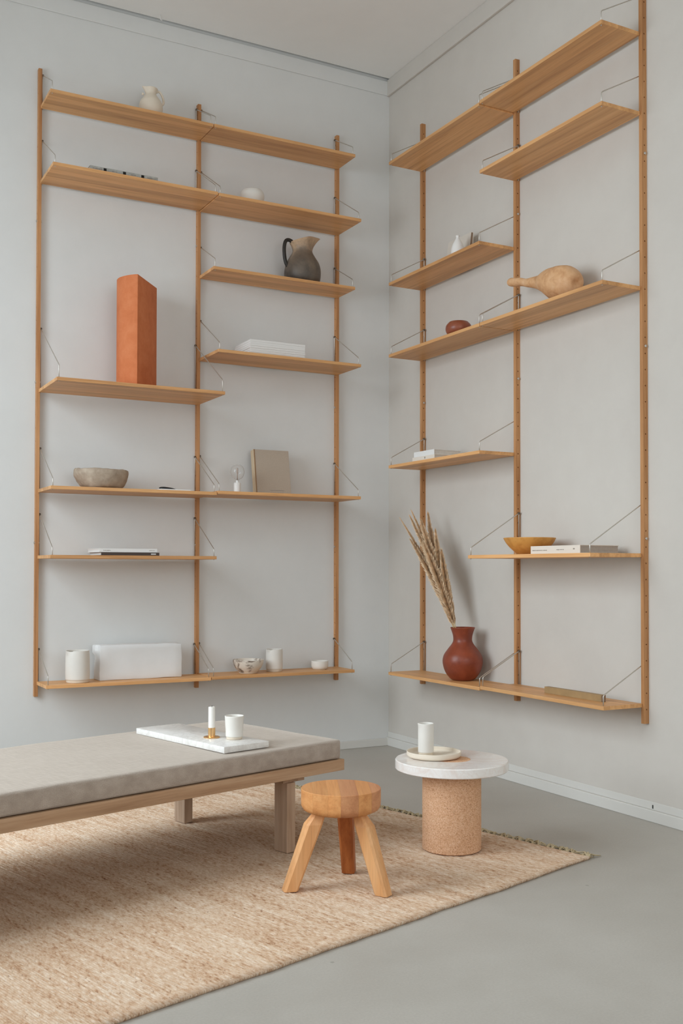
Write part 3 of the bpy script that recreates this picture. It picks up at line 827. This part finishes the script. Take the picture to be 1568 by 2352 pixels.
for i, ((ty, tz, tx, pl, pwid), lb) in enumerate(zip(tips, lbl)):
    rnd = random.Random(40 + i); tip = Vector((tx, ty, tz))
    m_ = mouth + Vector((rnd.uniform(-.018, .014), rnd.uniform(-.014, .02), 0))
    off_ = Vector((m_.x + 0.12, m_.y + 0.89, 0))
    if off_.length > 0.046: off_ *= 0.046 / off_.length
    m_ = Vector((off_.x - 0.12, off_.y - 0.89, m_.z))
    ft = foot + Vector((rnd.uniform(-.012, .012), rnd.uniform(-.012, .012), 0))
    ctrl = m_ + (m_ - ft).normalized() * 0.22
    def bez(s): return m_ * (1 - s) ** 2 + ctrl * 2 * s * (1 - s) + tip * s * s
    t = thing('grass_stalk', lb, 'dried grass', tuple(ft), 0, 'dried grass stalks in the red clay vase')
    sm = bmesh.new(); pts = [Vector((0, 0, 0))] + [bez(s / 12) - ft for s in range(13)]
    tube(sm, pts, [0.0016] * 3 + [0.0014] * 6 + [0.0011] * 5, 6); to_obj('stem', sm, 'straw', t, True)
    pm = bmesh.new(); LT = (tip - m_).length; s0 = max(0.03, 1 - pl * 1.25 / LT)
    for q in range(3000):
        u = rnd.random(); s = s0 + (1 - s0) * u
        p = bez(s) - ft; dr = (bez(min(1, s + 0.02)) - bez(s - 0.02)).normalized()
        env = (math.sin(PI * min(1, u * 0.86 + 0.10)) ** 0.8) * pwid * 2.3
        an = rnd.uniform(0, 2 * PI); e1 = dr.orthogonal().normalized(); e2 = dr.cross(e1)
        out = e1 * math.cos(an) + e2 * math.sin(an)
        ln = rnd.uniform(0.018, 0.036); e = env * rnd.uniform(0.12, 0.85)
        tipq = p + dr * ln + out * e; side = dr.cross(out) * 0.00042
        mid = p + dr * ln * 0.5 + out * e * 0.75
        vs = [pm.verts.new(x) for x in (p - side, p + side, mid + side, tipq, mid - side)]
        pm.faces.new(vs)
    to_obj('plume', pm, 'plume', t)

# olive bar on the lowest right shelf: open channel
bm = bmesh.new()
t = thing('display_bar', 'long olive brown bar lying on the lowest shelf at far right', 'bar', (-0.128, -1.697, ZS['RG2']), -PI / 2)
to_obj('body', B(-0.176, 0.172, -0.012, 0.012, 0, 0.0275, bev=0.0012), 'brass_wood', t)
to_obj('end_cap', B(0.172, 0.1745, -0.011, 0.011, 0.001, 0.0265, bev=0.0008), 'brown_edge', t)

# ------------------------------------------------------------------ daybed
TH = 0.2831
t = thing('daybed', 'low pale oak daybed with a grey linen mattress on the rug', 'daybed', (-1.2434, -1.7491, 0.0), TH)
hb_, Wd, mt = 0.3761, 0.6775, 0.0675
bm = B(-2.0, 0, 0, Wd, hb_ - mt, hb_, bev=0.009, seg=3)
bmesh.ops.subdivide_edges(bm, edges=[e for e in bm.edges if e.calc_length() > 0.3], cuts=36, use_grid_fill=True)
from mathutils import noise as mnoise
for v in bm.verts:
    n = mnoise.noise(Vector((v.co.x * 5, v.co.y * 5, v.co.z * 9)))
    n2 = mnoise.noise(Vector((v.co.x * 22, v.co.y * 3, v.co.z * 14)))
    if v.co.z > hb_ - mt + 0.012: v.co.z += 0.0022 * n - 0.001
    if v.co.y < 0.02: v.co.y += 0.0020 * n + 0.0014 * n2
to_obj('mattress', bm, 'linen', t, True)
zr1 = hb_ - mt - 0.002; zr0 = zr1 - 0.0385; oo = 0.008
to_obj('rail', B(-2.0 - oo, oo, -oo, 0.032, zr0, zr1, bev=0.0012), 'pale_oak_x', t)
to_obj('rail', B(-2.0 - oo, oo, Wd - 0.032, Wd + oo, zr0, zr1, bev=0.0012), 'pale_oak_x', t)
to_obj('rail', B(-0.03, oo, 0.0322, Wd - 0.0322, zr0, zr1, bev=0.0012), 'pale_oak_y', t)
to_obj('rail', B(-2.0 - oo, -1.97, 0.0322, Wd - 0.0322, zr0, zr1, bev=0.0012), 'pale_oak_y', t)
for k in range(13):
    x = -0.10 - k * 0.15
    to_obj('slat', B(x - 0.03, x + 0.03, 0.0325, Wd - 0.0325, zr1 - 0.014, zr1 - 0.002), 'pale_oak_y', t)
zc = zr0 - 0.019
for xc0, xc1, lx in ((-0.248, -0.150, -0.235), (-1.85, -1.752, -1.803)):
    to_obj('crossbeam', B(xc0, xc1, 0.03, Wd - 0.03, zc, zr0 - 0.0003, bev=0.001), 'pale_oak_y', t)
    for ly in (0.024, 0.612):
        to_obj('leg', B(lx, lx + 0.038, ly, ly + 0.066, 0.0113, zc - 0.0003, bev=0.0015), 'pale_oak_z', t)

c_, s_ = math.cos(TH), math.sin(TH)
def bed(u, v, z): return (-1.2434 + u * c_ - v * s_, -1.7491 + u * s_ + v * c_, z)
zb = hb_ + 0.0006
t = thing('marble_board', 'white marble board lying across the daybed mattress', 'board', bed(-0.375, 0.33, zb), TH - 0.045)
to_obj('slab', jitter(B(-0.093, 0.093, -0.276, 0.276, 0, 0.021, bev=0.0025), 0.0008, 40, 2), 'marble', t, 'auto')
t = thing('candle_holder', 'small brass candle holder standing on the marble board', 'candle holder', bed(-0.391, 0.242, zb + 0.0215), TH)
to_obj('saucer', lathe([(0, 0), (0.027, 0), (0.0285, 0.0012), (0.0285, 0.003), (0.027, 0.0038), (0, 0.0038)], 40), 'brass', t, 'auto')
hbm = bmesh.new(); seg = 40
lathe([(0.0085, 0.0038), (0.0125, 0.0038), (0.0125, 0.034), (0.0121, 0.0345), (0.0118, 0.0345), (0.0118, 0.006), (0, 0.006)], seg, hbm)
to_obj('cup', hbm, 'brass', t, 'auto')
sl = bmesh.new()
for an in (-2.05, -1.55): 
    x, y = 0.0123 * math.cos(an - TH), 0.0123 * math.sin(an - TH)
    box(sl, x - 0.0006, x + 0.0006, y - 0.0006, y + 0.0006, 0.006, 0.0344)
to_obj('slit', sl, 'hinge_brown', t)
t = thing('white_candle', 'short unlit white candle in the brass holder', 'candle', bed(-0.391, 0.242, zb + 0.0215 + 0.0062), TH)
to_obj('wax', lathe([(0, 0), (0.0114, 0), (0.0114, 0.098), (0.0102, 0.1), (0.0035, 0.0985), (0, 0.0985)], 36), 'candle', t, 'auto')
to_obj('wick', tube(bmesh.new(), [(0, 0, 0.097), (0.0003, 0, 0.102), (0.001, 0, 0.1045)], 0.0008, 6), 'wick', t, True)
t = thing('ceramic_cup', 'white ceramic cup standing on the marble board', 'cup', bed(-0.352, 0.166, zb + 0.0215), 0)
to_obj('body', vessel([(0.0275, 0.009), (0.0295, 0.011), (0.0300, 0.03), (0.0315, 0.055), (0.0328, 0.079)], 0.0026, 48, 5, 0.012), 'ceramic', t, True)
to_obj('foot_ring', lathe([(0, 0), (0.0262, 0), (0.0275, 0.0015), (0.0275, 0.0088), (0, 0.0088)], 40), 'ceramic_raw', t, 'auto')

# ------------------------------------------------------------------ stool
t = thing('three_legged_stool', 'low round three-legged wooden stool on the rug in front', 'stool', (-1.487, -2.200, 0.0), -YAW + 0.05)
RS, z1, z0 = 0.1225, 0.312, 0.242
cuts = [-RS, -0.088, -0.044, -0.006, 0.047, 0.088, RS]
smat = ['fir_y', 'fir_y', 'fir_y', 'fir_y2', 'fir_y', 'fir_y2']
def strip_outline(a, b, R, n=14):
    a = max(a, -R); b = min(b, R)
    xs = [a + (b - a) * k / n for k in range(n + 1)]
    lo = [(x, -math.sqrt(max(R * R - x * x, 0))) for x in xs]; hi = [(x, math.sqrt(max(R * R - x * x, 0))) for x in reversed(xs)]
    return lo + hi
seat = bpy.data.objects.new('seat', None); COL.objects.link(seat); seat.parent = t
for k in range(6):
    a_, b_ = cuts[k] + 0.0001, cuts[k + 1] - 0.0001
    bm = bmesh.new(); rings = []
    for R, z in ((RS - 0.022, z0), (RS - 0.007, z0 + 0.007), (RS - 0.0005, z0 + 0.018), (RS, z0 + 0.03), (RS, z1 - 0.0012), (RS - 0.0012, z1)):
        rings.append([bm.verts.new((x, y, z)) for x, y in strip_outline(a_, b_, R)])
    n = len(rings[0])
    for p, q in zip(rings, rings[1:]):
        for i in range(n): bm.faces.new((p[i], p[(i + 1) % n], q[(i + 1) % n], q[i]))
    bm.faces.new(rings[0][::-1]); bm.faces.new(rings[-1])
    bmesh.ops.remove_doubles(bm, verts=bm.verts[:], dist=1e-5)
    to_obj('stave', bm, smat[k], seat, 'auto')
cst = Vector((-1.487, -2.200)); ra = -YAW + 0.05
for (fx, fy, lm) in ((-1.643, -2.165, 'fir_z'), (-1.416, -2.336, 'fir_z'), (-1.393, -2.080, 'fir_dark')):
    d = Vector((fx, fy)) - cst
    d = Vector((d.x * math.cos(-ra) - d.y * math.sin(-ra), d.x * math.sin(-ra) + d.y * math.cos(-ra)))
    L = d.length; dn = d.normalized(); tn = Vector((-dn.y, dn.x))
    bm = bmesh.new(); rings = []
    for z, rad, sc in ((0.0113, L, 0.85), (0.0135, L - 0.0009, 0.87), (0.207, 0.074 + (L - 0.074) * 0.16, 1.0), (0.2435, 0.066, 0.64)):
        hw = 0.0235 * sc; ch = 0.007 * sc
        ring = []
        for a_, b_ in ((hw, -hw + ch), (hw, hw - ch), (hw - ch, hw), (-hw + ch, hw), (-hw, hw - ch), (-hw, -hw + ch), (-hw + ch, -hw), (hw - ch, -hw)):
            p = dn * (rad + a_ * 1.08) + tn * b_; ring.append(bm.verts.new((p.x, p.y, z)))
        rings.append(ring)
    for p, q in zip(rings, rings[1:]):
        for i in range(8): bm.faces.new((p[i], p[(i + 1) % 8], q[(i + 1) % 8], q[i]))
    bm.faces.new(rings[0][::-1]); bm.faces.new(rings[-1])
    o = to_obj('leg', bm, lm, t)
    if lm == 'fir_dark': o['label'] = 'darker rear leg'

# ------------------------------------------------------------------ side table with plate and vase
cx, cy, zt = -0.939, -1.996, 0.3205
t = thing('side_table', 'round side table: white marble top on a thick cork cylinder', 'table', (cx, cy, 0.0))
to_obj('cork_base', lathe([(0, 0.0113), (0.099, 0.0113), (0.1022, 0.0140), (0.1022, zt - 0.0335), (0, zt - 0.0335)], 72), 'cork', t, 'auto')
to_obj('marble_top', lathe([(0.0655, zt - 0.033), (0.194, zt - 0.033), (0.1965, zt - 0.0305), (0.1965, zt - 0.003), (0.194, zt), (0.0655, zt), (0.0655, zt - 0.033)], 96), 'marble_pink', t, 'auto')
to_obj('cork_inlay', lathe([(0, zt - 0.033), (0.065, zt - 0.033), (0.065, zt), (0, zt)], 56), 'cork', t, 'auto')
t = thing('cream_plate', 'round cream ceramic plate with raised rim on the side table', 'plate', (-0.975, -1.938, zt + 0.0006))
to_obj('body', vessel([(0.078, 0), (0.088, 0.002), (0.0945, 0.008), (0.0955, 0.021)], 0.004, 72, 5, 0.0035), 'cream', t, True)
t = thing('tall_white_vase', 'tall narrow white ceramic vase standing on the cream plate', 'vase', (-0.992, -1.913, zt + 0.0045))
bm = vessel([(0.026, 0.012), (0.0275, 0.015), (0.0278, 0.05), (0.0278, 0.09), (0.028, 0.112)], 0.0025, 48, 5, 0.014)
spout(bm, PI * 1.0, 0.112, 0.006, 0.002, 0.3, 0.02)
to_obj('body', bm, 'ceramic', t, True)
to_obj('foot_ring', lathe([(0, 0), (0.0245, 0), (0.0260, 0.002), (0.0260, 0.0118), (0, 0.0118)], 40), 'ceramic_raw', t, 'auto')

# ------------------------------------------------------------------ rug
e1 = Vector((-0.961, -0.276, 0)).normalized(); e2 = Vector((-0.262, 0.965, 0)).normalized()
P0 = Vector((-0.588, -2.303, 0))
RT = math.atan2(e1.y, e1.x)
t = thing('jute_rug', 'large woven jute rug with fringed end on the concrete floor', 'rug', P0, RT)
def rl(p):   # world offset -> rug local
    return Vector((p.x * math.cos(-RT) - p.y * math.sin(-RT), p.x * math.sin(-RT) + p.y * math.cos(-RT), p.z))
f1, f2 = rl(e1), rl(e2)
LEN, WID, pitch = 2.95, 2.0, 0.0068
nr = int(LEN / pitch); nt = 44
verts, faces = [], []
rnd = random.Random(11)
prof4 = [(0.0, 0.0036), (0.2, 0.0084), (0.5, 0.0099), (0.8, 0.0084)]
rows = nr * 4 + 1
for i in range(rows):
    rib, ph = divmod(i, 4)
    rj = random.Random(rib * 7 + 1); e0 = rj.uniform(-0.0022, 0.0022); e9 = rj.uniform(-.003, .003); hj = rj.uniform(0.85, 1.1)
    s = (rib + prof4[ph][0]) * pitch; lump = (0.0 if ph == 0 else 0.002)
    for j in range(nt + 1):
        tt = j / nt
        wob = 0.006 * mnoise.noise(Vector((s * 3.0, 0.3, 0))) + 0.003 * mnoise.noise(Vector((s * 11, 7, 0)))
        y = WID * tt
        if j == 0: y += wob + e0 - lump
        if j == nt: y += e9 + lump
        ds = 0.0022 * mnoise.noise(Vector((s * 2.2, tt * 9, 4)))
        z = prof4[ph][1] * hj + 0.0009 * mnoise.noise(Vector((s * 40, tt * 30, 9)))
        p = f1 * (s + ds) + f2 * y; verts.append((p.x, p.y, z))
    for zz_, off in ((0.0004, 0),):
        for tt in (0.0, 1.0):
            wob = 0.006 * mnoise.noise(Vector((s * 3.0, 0.3, 0))) + 0.003 * mnoise.noise(Vector((s * 11, 7, 0)))
            p = f1 * s + f2 * (WID * tt + ((wob + 0.002) if tt == 0 else -0.002)); verts.append((p.x, p.y, zz_))
st = nt + 3
for i in range(rows - 1):
    a_, b_ = i * st, (i + 1) * st
    for j in range(nt): faces.append((a_ + j, b_ + j, b_ + j + 1, a_ + j + 1))
    faces.append((a_ + nt + 1, b_ + nt + 1, b_, a_)); faces.append((a_ + nt, b_ + nt, b_ + nt + 2, a_ + nt + 2))
    faces.append((a_ + nt + 1, a_ + nt + 2, b_ + nt + 2, b_ + nt + 1))
faces.append(tuple(range(0, nt + 1)) + (nt + 2, nt + 1))
me = bpy.data.meshes.new('woven_body'); me.from_pydata(verts, [], faces); me.update()
for p in me.polygons: p.use_smooth = True
me.materials.append(M['jute']); link('woven_body', me, t)
# edge cord at the fringed end and the knotted tassels
hm = bmesh.new(); tube(hm, [f2 * (WID * k / 60) + f1 * 0.001 * math.sin(k * 2.1) + Vector((0, 0, 0.0055)) for k in range(61)], 0.0052, 7)
to_obj('end_cord', hm, 'jute', t, True)
tm = []
for q in range(5):
    rq = random.Random(60 + q); bm = bmesh.new()
    for s_k in range(11):
        an = rq.uniform(-1.0, 1.0); ln = rq.uniform(0.022, 0.05); hz = rq.uniform(0.003, 0.013)
        dx, dy = -math.cos(an), math.sin(an)
        tube(bm, [(0, 0, 0.005), (dx * ln * 0.35, dy * ln * 0.2, 0.005 + hz), (dx * ln * 0.7, dy * ln * 0.7, 0.002 + hz * 0.7), (dx * ln, dy * ln + rq.uniform(-.008, .008), 0.0022)], [0.0024, 0.0021, 0.0018, 0.0011], 5)
    b2 = bmesh.new(); bmesh.ops.create_icosphere(b2, subdivisions=1, radius=0.0052); merge(bm, b2, Matrix.Translation((-0.006, 0, 0.0058)))
    tm.append(bm)
tms = []
npos = 70
for k in range(npos):
    rq = random.Random(200 + k); yk = WID * (k + 0.3) / npos + rq.uniform(-.006, .006)
    if k == 0: yk = 0.004
    pos = f2 * yk; ang = rq.uniform(-0.5, 0.5) + (0.9 if k == 0 else 0)
    sc = 1.7 if k == 0 else rq.uniform(0.9, 1.35)
    if k < 5:
        o = to_obj('tassel', tm[k], 'jute_fringe', t, True, pos, (0, 0, ang)); tms.append(o.data)
    else: o = link('tassel', tms[k % 5], t, pos, (0, 0, ang))
    o.scale = (sc, sc, min(sc, 1.15))

# small hook under the ceiling edge
bm = bmesh.new(); tube(bm, [(0, 0, 0), (0, 0, -0.018), (0.003, 0, -0.024), (0.008, 0, -0.024), (0.010, 0, -0.019)], 0.002, 7)
o = to_obj('ceiling_hook', bm, 'lamp_white', None, True, (-1.365, -0.06, H))
tag(o, 'tiny white hook on the ceiling edge above the left shelves', 'hook')
